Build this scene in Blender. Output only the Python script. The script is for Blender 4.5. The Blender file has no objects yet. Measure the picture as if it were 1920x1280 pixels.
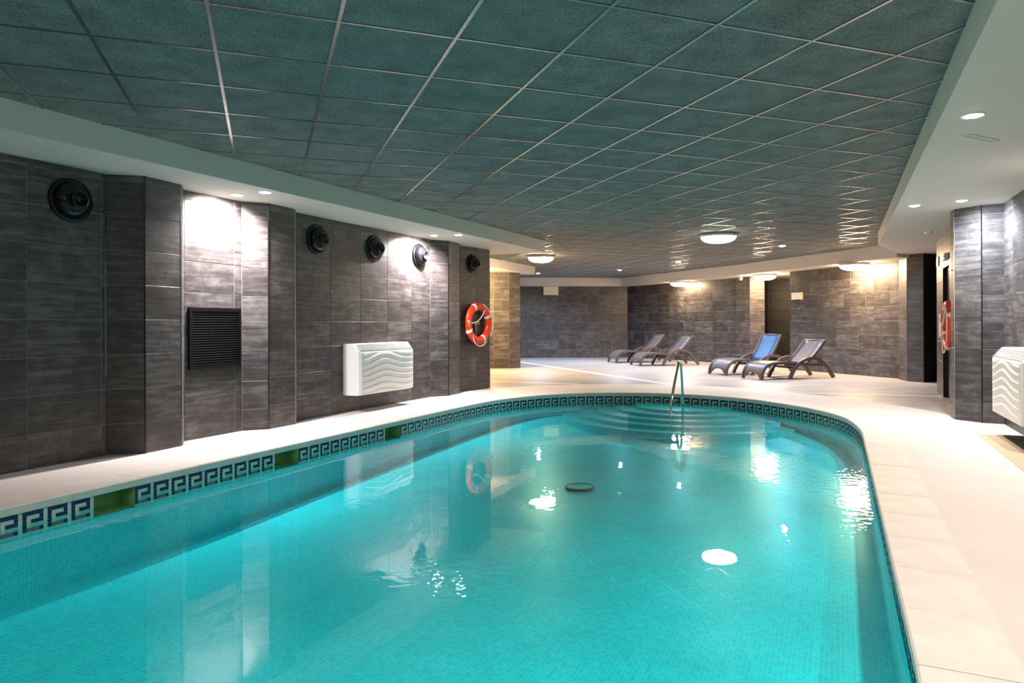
import bpy, math, random
from mathutils import Vector, Matrix
from mathutils.geometry import tessellate_polygon
random.seed(7)
SC = bpy.context.scene
COL = SC.collection
PI = math.pi

# ------------------------------------------------------------------ camera, world, exposure
cd = bpy.data.cameras.new('camera'); cam = bpy.data.objects.new('camera', cd); COL.objects.link(cam)
cam.location = (0, 0, 1.12); cam.rotation_euler = (PI/2, 0.0035, 0)
cd.sensor_width = 36; cd.lens = 1298.6/1920*36
cd.shift_x = -8/1920; cd.shift_y = -33/1920; cd.clip_start = .05; cd.clip_end = 200
SC.camera = cam
SC.view_settings.view_transform = 'Standard'; SC.view_settings.look = 'None'
SC.view_settings.exposure = 0.68; SC.view_settings.gamma = 1; SC.view_settings.use_curve_mapping = False
w = bpy.data.worlds.new('world'); SC.world = w; w.use_nodes = True
w.node_tree.nodes['Background'].inputs[0].default_value = (.5, .55, .6, 1)
w.node_tree.nodes['Background'].inputs[1].default_value = 0.05
SC.cycles.use_denoising = True
SC.cycles.max_bounces = 10; SC.cycles.diffuse_bounces = 5; SC.cycles.glossy_bounces = 4
SC.cycles.transparent_max_bounces = 8; SC.cycles.sample_clamp_indirect = 6.0
SC.cycles.caustics_reflective = False; SC.cycles.caustics_refractive = False

# light strengths
P_WALLWASH = 340; P_SOFFIT_R = 120; P_GRID = 300; P_POOL = 45; E_DOME_WARM = 60; E_DOME = 19
C_WARM = (1.0, .87, .76); C_PINK = (1.0, .90, .88); C_COOL = (.80, .90, 1.0); C_AMBER = (1.0, .66, .33)

# levels
Z_SOF = 2.422; Z_BACK = 2.36; Z_CEIL = 2.623; Z_WAT = -.135; Z_BOT = -.56
E1 = Vector((.4226, .9063)); E2 = Vector((.9063, -.4226))      # along the pool, across it
def ts(t, s): return E2*t + E1*s

# ------------------------------------------------------------------ materials
def nt_new(name):
    m = bpy.data.materials.new(name); m.use_nodes = True
    nt = m.node_tree; b = nt.nodes['Principled BSDF']; return m, nt, b
def nd(nt, t, **k):
    n = nt.nodes.new(t)
    for a, v in k.items(): setattr(n, a, v)
    return n
def simple(name, col, rough=.5, metal=0., emis=None, es=0., noise=0., nscale=8., bump=0., spec=.5):
    m, nt, b = nt_new(name)
    b.inputs['Base Color'].default_value = (*col, 1); b.inputs['Roughness'].default_value = rough
    b.inputs['Metallic'].default_value = metal; b.inputs['Specular IOR Level'].default_value = spec
    if emis: b.inputs['Emission Color'].default_value = (*emis, 1); b.inputs['Emission Strength'].default_value = es
    if noise or bump:
        tc = nd(nt, 'ShaderNodeTexCoord'); n = nd(nt, 'ShaderNodeTexNoise'); n.inputs['Scale'].default_value = nscale
        n.inputs['Detail'].default_value = 6
        nt.links.new(tc.outputs['Object'], n.inputs['Vector'])
        if noise:
            r = nd(nt, 'ShaderNodeMapRange'); r.inputs[1].default_value = .25; r.inputs[2].default_value = .75
            r.inputs[3].default_value = 1-noise; r.inputs[4].default_value = 1+noise
            nt.links.new(n.outputs['Fac'], r.inputs[0])
            x = nd(nt, 'ShaderNodeVectorMath', operation='SCALE'); x.inputs[0].default_value = col
            nt.links.new(r.outputs[0], x.inputs['Scale']); nt.links.new(x.outputs[0], b.inputs['Base Color'])
        if bump:
            u = nd(nt, 'ShaderNodeBump'); u.inputs['Strength'].default_value = bump; u.inputs['Distance'].default_value = .01
            nt.links.new(n.outputs['Fac'], u.inputs['Height']); nt.links.new(u.outputs[0], b.inputs['Normal'])
    return m
def ramp(nt, stops):
    r = nd(nt, 'ShaderNodeValToRGB'); e = r.color_ramp.elements
    while len(e) < len(stops): e.new(.5)
    for i, (p, c) in enumerate(stops): e[i].position = p; e[i].color = (*c, 1)
    return r
def tile_material(name, dark, mid, light, rough=.42):
    m, nt, b = nt_new(name); L = nt.links.new
    tc = nd(nt, 'ShaderNodeTexCoord'); oi = nd(nt, 'ShaderNodeObjectInfo')
    off = nd(nt, 'ShaderNodeMath', operation='MULTIPLY'); off.inputs[1].default_value = 91.7; L(oi.outputs['Random'], off.inputs[0])
    add = nd(nt, 'ShaderNodeVectorMath', operation='ADD'); L(tc.outputs['Object'], add.inputs[0]); L(off.outputs[0], add.inputs[1])
    mp = nd(nt, 'ShaderNodeMapping'); mp.inputs['Scale'].default_value = (1.6, 1.6, 17); L(add.outputs[0], mp.inputs[0])
    n1 = nd(nt, 'ShaderNodeTexNoise'); n1.inputs['Scale'].default_value = 1.7; n1.inputs['Detail'].default_value = 5; n1.inputs['Roughness'].default_value = .6
    L(mp.outputs[0], n1.inputs['Vector'])
    n2 = nd(nt, 'ShaderNodeTexNoise'); n2.inputs['Scale'].default_value = 5.5; n2.inputs['Detail'].default_value = 7; n2.inputs['Roughness'].default_value = .7
    L(add.outputs[0], n2.inputs['Vector'])
    mx = nd(nt, 'ShaderNodeMath', operation='MULTIPLY_ADD'); mx.inputs[1].default_value = .55
    L(n1.outputs['Fac'], mx.inputs[0])
    h = nd(nt, 'ShaderNodeMath', operation='MULTIPLY'); h.inputs[1].default_value = .45; L(n2.outputs['Fac'], h.inputs[0]); L(h.outputs[0], mx.inputs[2])
    rr = nd(nt, 'ShaderNodeMath', operation='MULTIPLY_ADD'); rr.inputs[1].default_value = .11; rr.inputs[2].default_value = -.055
    L(oi.outputs['Random'], rr.inputs[0])
    sm = nd(nt, 'ShaderNodeMath', operation='ADD'); L(mx.outputs[0], sm.inputs[0]); L(rr.outputs[0], sm.inputs[1])
    r = ramp(nt, [(.34, dark), (.5, mid), (.68, light)]); L(sm.outputs[0], r.inputs[0])
    n3 = nd(nt, 'ShaderNodeTexNoise'); n3.inputs['Scale'].default_value = 3.2; n3.inputs['Detail'].default_value = 8; n3.inputs['Roughness'].default_value = .72
    L(add.outputs[0], n3.inputs['Vector'])
    st = nd(nt, 'ShaderNodeMapRange'); st.inputs[1].default_value = .56; st.inputs[2].default_value = .76; st.inputs[3].default_value = 0; st.inputs[4].default_value = .5
    L(n3.outputs['Fac'], st.inputs[0])
    mxc = nd(nt, 'ShaderNodeMix', data_type='RGBA'); L(st.outputs[0], mxc.inputs[0]); L(r.outputs[0], mxc.inputs[6])
    mxc.inputs[7].default_value = (light[0]*1.1, light[1]*1.1, light[2]*.95, 1)
    L(mxc.outputs[2], b.inputs['Base Color']); b.inputs['Roughness'].default_value = rough
    u = nd(nt, 'ShaderNodeBump'); u.inputs['Strength'].default_value = .12; u.inputs['Distance'].default_value = .004
    L(n1.outputs['Fac'], u.inputs['Height']); L(u.outputs[0], b.inputs['Normal'])
    return m
M = {}
M['tile'] = tile_material('charcoal_tile', (.024, .020, .019), (.056, .049, .050), (.150, .136, .134))
M['shade_tile'] = tile_material('shaded_passage_tile', (.010, .007, .005), (.022, .015, .010), (.05, .035, .022))  # wall tile for the passage, with the shade in there put into its colour
M['grout'] = simple('grout', (.33, .31, .30), .9)
M['plaster'] = simple('white_plaster', (.70, .645, .585), .75, bump=.05, nscale=40)
M['ctile'] = None
def ceiling_tile_material():
    m, nt, b = nt_new('mineral_ceiling_tile'); L = nt.links.new
    tc = nd(nt, 'ShaderNodeTexCoord'); oi = nd(nt, 'ShaderNodeObjectInfo')
    n1 = nd(nt, 'ShaderNodeTexNoise'); n1.inputs['Scale'].default_value = 90; n1.inputs['Detail'].default_value = 4
    n2 = nd(nt, 'ShaderNodeTexNoise'); n2.inputs['Scale'].default_value = 5; n2.inputs['Detail'].default_value = 4
    off = nd(nt, 'ShaderNodeMath', operation='MULTIPLY'); off.inputs[1].default_value = 37; L(oi.outputs['Random'], off.inputs[0])
    add = nd(nt, 'ShaderNodeVectorMath', operation='ADD'); L(tc.outputs['Object'], add.inputs[0]); L(off.outputs[0], add.inputs[1])
    L(add.outputs[0], n1.inputs['Vector']); L(add.outputs[0], n2.inputs['Vector'])
    a = nd(nt, 'ShaderNodeMath', operation='MULTIPLY_ADD'); a.inputs[1].default_value = .65; L(n1.outputs['Fac'], a.inputs[0])
    c = nd(nt, 'ShaderNodeMath', operation='MULTIPLY'); c.inputs[1].default_value = .35; L(n2.outputs['Fac'], c.inputs[0]); L(c.outputs[0], a.inputs[2])
    r = ramp(nt, [(.35, (.105, .115, .115)), (.5, (.185, .195, .19)), (.68, (.29, .30, .29))]); L(a.outputs[0], r.inputs[0])
    L(r.outputs[0], b.inputs['Base Color']); b.inputs['Roughness'].default_value = .9; b.inputs['Specular IOR Level'].default_value = .2
    u = nd(nt, 'ShaderNodeBump'); u.inputs['Strength'].default_value = .5; u.inputs['Distance'].default_value = .003
    L(n1.outputs['Fac'], u.inputs['Height']); L(u.outputs[0], b.inputs['Normal'])
    return m
M['ctile'] = ceiling_tile_material()
M['bar'] = simple('satin_grid_metal', (.34, .34, .32), .24, .85)
M['deck'] = simple('cream_deck_coating', (.64, .575, .535), .6, noise=.05, nscale=1.6, bump=.04)
M['coping'] = simple('cream_coping_stone', (.68, .62, .56), .55, noise=.10, nscale=6, bump=.05)
def floor_material():
    m, nt, b = nt_new('beige_plank_floor'); L = nt.links.new
    tc = nd(nt, 'ShaderNodeTexCoord')
    mp = nd(nt, 'ShaderNodeMapping'); mp.inputs['Rotation'].default_value = (0, 0, math.radians(-19.8)); L(tc.outputs['Object'], mp.inputs[0])
    br = nd(nt, 'ShaderNodeTexBrick'); br.inputs['Scale'].default_value = 1; br.inputs['Brick Width'].default_value = 1.2
    br.inputs['Row Height'].default_value = .3; br.inputs['Mortar Size'].default_value = .004
    br.inputs['Color1'].default_value = (.36, .32, .30, 1); br.inputs['Color2'].default_value = (.44, .395, .37, 1); br.inputs['Mortar'].default_value = (.29, .26, .24, 1)
    L(mp.outputs[0], br.inputs['Vector'])
    m2 = nd(nt, 'ShaderNodeMapping'); m2.inputs['Scale'].default_value = (.7, 9, 1); L(mp.outputs[0], m2.inputs[0])
    n = nd(nt, 'ShaderNodeTexNoise'); n.inputs['Scale'].default_value = 2; n.inputs['Detail'].default_value = 5; L(m2.outputs[0], n.inputs['Vector'])
    r = nd(nt, 'ShaderNodeMapRange'); r.inputs[1].default_value = .3; r.inputs[2].default_value = .7; r.inputs[3].default_value = .82; r.inputs[4].default_value = 1.14
    L(n.outputs['Fac'], r.inputs[0])
    x = nd(nt, 'ShaderNodeVectorMath', operation='SCALE'); L(br.outputs['Color'], x.inputs[0]); L(r.outputs[0], x.inputs['Scale'])
    L(x.outputs[0], b.inputs['Base Color']); b.inputs['Roughness'].default_value = .38
    return m
M['floor'] = floor_material()
M['strip'] = simple('white_floor_strip', (.85, .83, .80), .35)
def mosaic_material(name, c1, c2, mortar, size=.025, vertical=False, depth_mix=0):
    m, nt, b = nt_new(name); L = nt.links.new
    uv = nd(nt, 'ShaderNodeUVMap'); uv.uv_map = 'UVMap'
    br = nd(nt, 'ShaderNodeTexBrick'); br.offset = 0; br.inputs['Scale'].default_value = 1
    br.inputs['Brick Width'].default_value = size; br.inputs['Row Height'].default_value = size
    br.inputs['Mortar Size'].default_value = .0016; br.inputs['Mortar Smooth'].default_value = .3
    br.inputs['Color1'].default_value = (*c1, 1); br.inputs['Color2'].default_value = (*c2, 1); br.inputs['Mortar'].default_value = (*mortar, 1)
    br.inputs['Bias'].default_value = 0
    L(uv.outputs[0], br.inputs['Vector'])
    n = nd(nt, 'ShaderNodeTexNoise'); n.inputs['Scale'].default_value = 1.3; n.inputs['Detail'].default_value = 3; L(uv.outputs[0], n.inputs['Vector'])
    r = nd(nt, 'ShaderNodeMapRange'); r.inputs[1].default_value = .3; r.inputs[2].default_value = .7; r.inputs[3].default_value = .9; r.inputs[4].default_value = 1.1
    L(n.outputs['Fac'], r.inputs[0])
    x = nd(nt, 'ShaderNodeVectorMath', operation='SCALE'); L(br.outputs['Color'], x.inputs[0]); L(r.outputs[0], x.inputs['Scale'])
    L(x.outputs[0], b.inputs['Base Color']); b.inputs['Roughness'].default_value = .3
    return m
M['mosaic'] = mosaic_material('turquoise_mosaic', (.01, .64, .75), (.02, .78, .86), (.17, .83, .86))
M['border'] = mosaic_material('pale_border_mosaic', (.55, .66, .50), (.64, .72, .56), (.48, .56, .42), .0255)
M['key'] = simple('navy_key_mosaic', (.008, .018, .10), .25)
M['recess'] = simple('skimmer_recess', (.34, .40, .14), .6)
def water_material():
    m = bpy.data.materials.new('pool_water'); m.use_nodes = True; nt = m.node_tree; L = nt.links.new
    for n in list(nt.nodes): nt.nodes.remove(n)
    out = nd(nt, 'ShaderNodeOutputMaterial'); mix = nd(nt, 'ShaderNodeMixShader')
    tr = nd(nt, 'ShaderNodeBsdfTransparent'); tr.inputs[0].default_value = (.62, .99, 1.0, 1)
    gl = nd(nt, 'ShaderNodeBsdfGlossy'); gl.inputs['Roughness'].default_value = 0.0
    ge = nd(nt, 'ShaderNodeNewGeometry'); ior = nd(nt, 'ShaderNodeMath', operation='MULTIPLY_ADD')
    ior.inputs[1].default_value = 1/1.33-1.33; ior.inputs[2].default_value = 1.33; L(ge.outputs['Backfacing'], ior.inputs[0])
    fr = nd(nt, 'ShaderNodeFresnel'); L(ior.outputs[0], fr.inputs['IOR'])
    tc = nd(nt, 'ShaderNodeTexCoord')
    n1 = nd(nt, 'ShaderNodeTexNoise'); n1.inputs['Scale'].default_value = 2.2; n1.inputs['Detail'].default_value = 2
    n2 = nd(nt, 'ShaderNodeTexNoise'); n2.inputs['Scale'].default_value = 14; n2.inputs['Detail'].default_value = 2
    n3 = nd(nt, 'ShaderNodeTexNoise'); n3.inputs['Scale'].default_value = .55; n3.inputs['Detail'].default_value = 1
    for n in (n1, n2, n3): L(tc.outputs['Object'], n.inputs['Vector'])
    mk = nd(nt, 'ShaderNodeMapRange'); mk.inputs[1].default_value = .48; mk.inputs[2].default_value = .68; mk.inputs[3].default_value = 0; mk.inputs[4].default_value = .30
    L(n3.outputs['Fac'], mk.inputs[0])
    f = nd(nt, 'ShaderNodeMath', operation='MULTIPLY'); L(n2.outputs['Fac'], f.inputs[0]); L(mk.outputs[0], f.inputs[1])
    a = nd(nt, 'ShaderNodeMath', operation='MULTIPLY_ADD'); a.inputs[1].default_value = .09; L(n1.outputs['Fac'], a.inputs[0]); L(f.outputs[0], a.inputs[2])
    u = nd(nt, 'ShaderNodeBump'); u.inputs['Strength'].default_value = 1; u.inputs['Distance'].default_value = .012
    L(a.outputs[0], u.inputs['Height']); L(u.outputs[0], gl.inputs['Normal']); L(u.outputs[0], fr.inputs['Normal'])
    L(fr.outputs[0], mix.inputs[0]); L(tr.outputs[0], mix.inputs[1]); L(gl.outputs[0], mix.inputs[2]); L(mix.outputs[0], out.inputs[0])
    return m
M['water'] = water_material()
M['black'] = simple('black_plastic', (.006, .006, .007), .28)
M['blackgloss'] = simple('glossy_black', (.005, .005, .006), .2, spec=.35)
M['slat'] = simple('dark_metal_slat', (.014, .013, .013), .38)
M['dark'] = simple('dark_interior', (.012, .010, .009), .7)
M['doorglass'] = simple('dark_door_leaf', (.008, .007, .006), .2)
M['white'] = simple('white_plastic', (.82, .82, .80), .35)
M['whiteside'] = simple('white_panel_plastic', (.80, .83, .84), .35)
M['beige'] = simple('beige_plastic', (.75, .68, .50), .45)
M['orange'] = simple('orange_red_ring', (.80, .045, .008), .38)
M['ropewhite'] = simple('white_rope', (.82, .76, .68), .8)
M['steel'] = simple('polished_steel', (.72, .68, .60), .14, 1.)
M['resin'] = simple('brown_resin_weave', (.085, .060, .052), .45, noise=.25, nscale=120, bump=.2)
M['resin_l'] = simple('taupe_resin_panel', (.11, .092, .094), .38, noise=.15, nscale=120, bump=.2)
M['blue'] = simple('blue_sling_fabric', (.025, .12, .30), .5, noise=.1, nscale=60)
M['trimw'] = simple('corner_trim', (.42, .38, .36), .3)
M['mat'] = simple('dark_rubber_mat', (.07, .06, .055), .8, noise=.2, nscale=50)
M['tan'] = simple('tan_border', (.50, .38, .24), .6)
M['red'] = simple('red_print', (.55, .26, .24), .6)
M['lampbase'] = simple('lamp_base', (.80, .76, .68), .4)
M['dome_w'] = simple('opal_dome_warm', (.9, .9, .85), .4, emis=(1, .74, .44), es=E_DOME_WARM)
M['dome_c'] = simple('opal_dome_amber', (.9, .9, .85), .4, emis=(1, .66, .28), es=420)
M['dome_b'] = simple('opal_dome_bright', (.9, .9, .85), .4, emis=(1, .70, .42), es=120)
M['dome_n'] = simple('opal_dome', (.9, .9, .85), .4, emis=(1, .87, .66), es=E_DOME)
M['led_c'] = simple('led_cool', (.9, .9, .9), .4, emis=(.78, .88, 1), es=60)
M['led_w'] = simple('led_warm', (.9, .9, .9), .4, emis=(1, .86, .74), es=60)
M['led_b'] = simple('led_bluish', (.9, .9, .9), .4, emis=(.50, .70, 1), es=60)

# ------------------------------------------------------------------ mesh helpers
class MB:
    def __init__(s): s.v = []; s.f = []; s.sm = []
    def add(s, vs, fs, smooth=False):
        o = len(s.v); s.v += [tuple(v) for v in vs]; s.f += [tuple(i+o for i in f) for f in fs]; s.sm += [smooth]*len(fs); return s
    def box(s, a, b, Mx=None):
        (x0, y0, z0), (x1, y1, z1) = a, b
        vs = [Vector(p) for p in ((x0,y0,z0),(x1,y0,z0),(x1,y1,z0),(x0,y1,z0),(x0,y0,z1),(x1,y0,z1),(x1,y1,z1),(x0,y1,z1))]
        if Mx is not None: vs = [Mx @ v for v in vs]
        return s.add(vs, [(0,3,2,1),(4,5,6,7),(0,1,5,4),(1,2,6,5),(2,3,7,6),(3,0,4,7)])
    def tube(s, pts, r, n=8, closed=False, smooth=True, up=None, rr=None):
        pts = [Vector(p) for p in pts]; N = len(pts); vs = []
        prev = None
        for i, p in enumerate(pts):
            if closed: d = pts[(i+1) % N]-pts[i-1]
            else: d = pts[min(i+1, N-1)]-pts[max(i-1, 0)]
            d.normalize()
            if prev is None:
                a = Vector((0, 0, 1)) if abs(d.z) < .9 else Vector((1, 0, 0))
            else: a = prev
            if up is not None: a = Vector(up)
            x = d.cross(a).normalized(); y = x.cross(d).normalized(); prev = y
            ra, rb = rr if rr else (r, r)
            for k in range(n):
                t = 2*PI*(k+.5)/n
                c, q = math.cos(t), math.sin(t)
                if n == 4: c, q = c*1.414, q*1.414
                vs.append(p + x*ra*c + y*rb*q)
        fs = []
        for i in range(N if closed else N-1):
            for k in range(n):
                a, b = i*n+k, i*n+(k+1) % n; c, d2 = ((i+1) % N)*n+(k+1) % n, ((i+1) % N)*n+k
                fs.append((a, b, c, d2))
        if not closed: fs += [tuple(range(n))[::-1], tuple((N-1)*n+k for k in range(n))]
        return s.add(vs, fs, smooth and n > 4)
    def lathe(s, prof, n=32, Mx=None, smooth=True):
        """profile (r, z) about local z"""
        vs = []
        for r, z in prof:
            for k in range(n):
                t = 2*PI*k/n; v = Vector((r*math.cos(t), r*math.sin(t), z)); vs.append(Mx @ v if Mx is not None else v)
        fs = []
        for i in range(len(prof)-1):
            for k in range(n): fs.append((i*n+k, i*n+(k+1) % n, (i+1)*n+(k+1) % n, (i+1)*n+k))
        if prof[0][0] > 1e-6: pass
        return s.add(vs, fs, smooth)
    def prism(s, poly, z0, z1):
        n = len(poly); tri = tessellate_polygon([[Vector((p[0], p[1], 0)) for p in poly]])
        vs = [(p[0], p[1], z0) for p in poly]+[(p[0], p[1], z1) for p in poly]
        fs = [(a, b, c) for a, b, c in tri]+[(a+n, c+n, b+n) for a, b, c in tri]
        fs += [(i, (i+1) % n, (i+1) % n+n, i+n) for i in range(n)]
        return s.add(vs, fs)
    def mesh(s, name, mat):
        me = bpy.data.meshes.new(name); me.from_pydata(s.v, [], s.f); me.validate()
        import bmesh
        bm = bmesh.new(); bm.from_mesh(me); bmesh.ops.recalc_face_normals(bm, faces=bm.faces); bm.to_mesh(me); bm.free()
        if len(me.polygons) == len(s.sm): me.polygons.foreach_set('use_smooth', s.sm)
        if mat: me.materials.append(mat)
        return me
    def build(s, name, mat, parent=None, loc=None, rot=None):
        return link(name, s.mesh(name, mat), parent, loc, rot)
def link(name, me, parent=None, loc=None, rot=None):
    o = bpy.data.objects.new(name, me); COL.objects.link(o)
    if parent is not None: o.parent = parent
    if loc is not None: o.location = loc
    if rot is not None: o.rotation_euler = rot
    return o
def tag(o, label=None, cat=None, group=None, kind=None):
    for k, v in (('label', label), ('category', cat), ('group', group), ('kind', kind)):
        if v: o[k] = v
    return o
def thing(name, label, cat, loc=(0, 0, 0), rotz=0, group=None):
    o = bpy.data.objects.new(name, None); COL.objects.link(o); o.location = loc; o.rotation_euler = (0, 0, rotz); o.empty_display_size = .1
    return tag(o, label, cat, group)

# ------------------------------------------------------------------ pool outline (clockwise seen from above, the pool on the right hand)
def catmull(P, n=10):
    out = []
    for i in range(1, len(P)-2):
        a, b, c, d = P[i-1:i+3]
        for k in range(n):
            t = k/n
            out.append(.5*((2*b)+(c-a)*t+(2*a-5*b+4*c-d)*t*t+(-a+3*b-3*c+d)*t**3))
    return out
far = [(-4.66, 7.4), (-4.66, 8.0), (-4.65, 8.6), (-4.58, 9.2), (-4.38, 9.8), (-3.99, 10.38), (-3.38, 10.82), (-2.6, 11.04), (-1.78, 10.97),
       (-1.2, 10.72), (-.72, 10.30), (-.26, 9.75), (.04, 9.15), (.17, 8.5), (.225, 7.8), (.237, 7.2)]
near = [(.237, 3.2), (.237, 2.6), (.2, 2.0), (.02, 1.4), (-.36, .86), (-.95, .48), (-1.8, .30), (-2.7, .30), (-3.5, .5), (-4.1, .95),
        (-4.45, 1.5), (-4.62, 2.1), (-4.66, 2.7), (-4.66, 3.3)]
V2 = lambda p: Vector(p)
oc = catmull([V2(p) for p in far], 8) + catmull([V2(p) for p in near], 8)
oc = [ts(p[0], p[1]) for p in oc]
def resample(P, step, closed=True):
    P = P + [P[0]] if closed else P
    L = [0]
    for a, b in zip(P, P[1:]): L.append(L[-1]+(b-a).length)
    n = max(1, round(L[-1]/step)); out = []; j = 0
    for k in range(n):
        d = L[-1]*k/n
        while L[j+1] < d: j += 1
        f = (d-L[j])/max(1e-9, L[j+1]-L[j]); out.append(P[j].lerp(P[j+1], f))
    return out, L[-1]
UN = .1535
pool, PLEN = resample(oc, UN)
NP = len(pool)
def offset(P, d):
    out = []
    for i, p in enumerate(P):
        t = (P[(i+1) % len(P)]-P[i-1]).normalized(); out.append(p + Vector((-t.y, t.x))*d)     # left of travel = outward
    return out

# ------------------------------------------------------------------ floor and deck
def sheet(name, outer, holes, z, mat, thick=0.):
    polys = [[Vector((p[0], p[1], 0)) for p in outer]]+[[Vector((p[0], p[1], 0)) for p in h] for h in holes]
    tri = tessellate_polygon(polys); pts = [p for q in polys for p in q]; n = len(pts)
    mb = MB(); mb.add([(p.x, p.y, z) for p in pts], [tuple(t) for t in tri])
    if thick:
        k = len(outer); mb.add([(p[0], p[1], z) for p in outer]+[(p[0], p[1], z-thick) for p in outer], [(i, (i+1) % k, (i+1) % k+k, i+k) for i in range(k)])
    o = mb.build(name, mat)
    import bmesh
    bm = bmesh.new(); bm.from_mesh(o.data)
    for f in bm.faces:
        if abs(f.normal.z) > .5 and f.normal.z < 0: f.normal_flip()
    bm.to_mesh(o.data); bm.free()
    return o
cop_out = offset(pool, .30)
fl = sheet('floor', [(-9, -4), (-9, 26), (13, 26), (13, -4)], [cop_out], -.006, M['floor']); tag(fl, kind='structure')
deck_edge = [(-.45, 11.9), (.11, 12.42), (.7, 12.66), (1.29, 12.78), (2.28, 12.76), (3.20, 12.46), (3.8, 12.05), (4.29, 11.5), (4.73, 10.55), (5.07, 9.65), (5.22, 9.0), (5.24, 8.2)]
deck_edge = [tuple(p) for p in catmull([V2(p) for p in [(-1, 11.5)]+deck_edge+[(5.2, 7.5)]], 6)]
dk = sheet('floor.001', [(-7.4, -2.3), (-1.0, 11.45)]+deck_edge+[(5.35, 8.0), (5.45, 7.7), (1.0, -2.3)], [cop_out], 0., M['deck'], .006)
tag(dk, kind='structure')

# coping stones
NC = 54
cp_pts, _ = resample(oc, PLEN/NC/4)
nk = len(cp_pts); ci, co = offset(cp_pts, -.012), offset(cp_pts, .30)
per = nk//NC
j = 0; k = 0
while j < nk:
    e = min(j+4, nk)
    if nk-e < 2: e = nk
    A = [ci[i % nk] for i in range(j, e+1)]; B = [co[i % nk] for i in range(j, e+1)]
    c = sum((a for a in A), Vector((0, 0)))/len(A)
    g = .0015
    def shrink(L):
        L = [p.copy() for p in L]; L[0] += (L[1]-L[0]).normalized()*g; L[-1] += (L[-2]-L[-1]).normalized()*g; return L
    A, B = shrink(A), shrink(B)
    mb = MB(); n = len(A)
    zt = .0015+random.uniform(-.0006, .0006); rows = []
    bev = [(0, -.006, zt), (0, 0, zt-.006)]
    def inn(p, q, d): return p+(q-p).normalized()*d
    ring = [[(*(inn(A[i], B[i], .008)), zt) for i in range(n)], [(*A[i], zt-.008) for i in range(n)], [(*A[i], -.052) for i in range(n)],
            [(*B[i], -.052) for i in range(n)], [(*B[i], zt) for i in range(n)]]
    vs = [(x-c.x, y-c.y, z) for r_ in ring for (x, y, z) in r_]
    fs = [(r_*n+i, ((r_+1) % 5)*n+i, ((r_+1) % 5)*n+i+1, r_*n+i+1) for r_ in range(5) for i in range(n-1)]
    fs += [tuple(r_*n for r_ in range(5)), tuple(r_*n+n-1 for r_ in range(5))]
    mb.add(vs, fs); mb.build('coping_stone', M['coping'], dk, (c.x, c.y, 0)); j = e

# ------------------------------------------------------------------ pool basin
S_OPEN = [(3.14, 3.37), (4.80, 4.98), (6.57, 6.80)]
UL = PLEN/NP
OPEN_U = [i for i in range(NP) for a, b in S_OPEN if pool[i].dot(E2) < -4.4 and a-.03 < ((pool[i]+pool[(i+1) % NP])/2).dot(E1) < b+.03]
def is_open(arc): return int(arc/UL+1e-6) in OPEN_U
ZP = [(-1, -.60), (3, -.60), (4, -.58), (5.3, -.53), (8.9, -.43), (10.2, -.345), (12, -.34)]
def zbot(s_):
    for (a, za), (b, zb) in zip(ZP, ZP[1:]):
        if s_ <= b: return za+(zb-za)*(s_-a)/(b-a)
    return ZP[-1][1]
def uvmesh(name, quads, mat, parent=None):
    """quads: list of (4 xyz, 4 uv)"""
    me = bpy.data.meshes.new(name); vs = []; fs = []; uvs = []
    for P, U in quads:
        o = len(vs); vs += [tuple(p) for p in P]; fs.append(tuple(range(o, o+len(P)))); uvs += list(U)
    me.from_pydata(vs, [], fs); l = me.uv_layers.new(name='UVMap')
    for i, u in enumerate(uvs): l.data[i].uv = u
    me.materials.append(mat); return link(name, me, parent)
fine, _ = resample(oc, PLEN/NP/3)
nf = len(fine); quads = []; bq = []; arc = 0
ZB = -.205
for i in range(nf):
    a, b = fine[i], fine[(i+1) % nf]; L = (b-a).length
    if not is_open(PLEN*(i+.5)/nf):
        bq.append(([(*a, -.05), (*b, -.05), (*b, ZB), (*a, ZB)], [(arc, -.05), (arc+L, -.05), (arc+L, ZB), (arc, ZB)]))
    quads.append(([(*a, ZB), (*b, ZB), (*b, -.66), (*a, -.66)], [(arc, ZB), (arc+L, ZB), (arc+L, -.66), (arc, -.66)]))
    arc += L
tri = tessellate_polygon([[Vector((p.x, p.y, 0)) for p in pool]])
ss = [p.dot(E1) for p in pool]; smin, smax = min(ss), max(ss)
def span(sv):
    xs = []
    for i in range(NP):
        a, b = pool[i], pool[(i+1) % NP]; sa, sb = a.dot(E1), b.dot(E1)
        if (sa-sv)*(sb-sv) <= 0 and sa != sb: f = (sv-sa)/(sb-sa); xs.append(a.dot(E2)*(1-f)+b.dot(E2)*f)
    return min(xs), max(xs)
rows = [smin+1e-4+(smax-smin-2e-4)*k/90 for k in range(91)]
for s_a, s_b in zip(rows, rows[1:]):
    ta, tb = span(s_a), span(s_b); za, zb_ = zbot(s_a), zbot(s_b)
    quads.append(([(*ts(ta[0], s_a), za), (*ts(ta[1], s_a), za), (*ts(tb[1], s_b), zb_), (*ts(tb[0], s_b), zb_)], [(ta[0], s_a), (ta[1], s_a), (tb[1], s_b), (tb[0], s_b)]))
basin = uvmesh('pool_basin', quads, M['mosaic']); tag(basin, kind='structure')
uvmesh('mosaic_border', bq, M['border'], basin)
grp_ = []
for i in OPEN_U:
    if grp_ and grp_[-1][-1] == i-1: grp_[-1].append(i)
    else: grp_.append([i])
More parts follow.
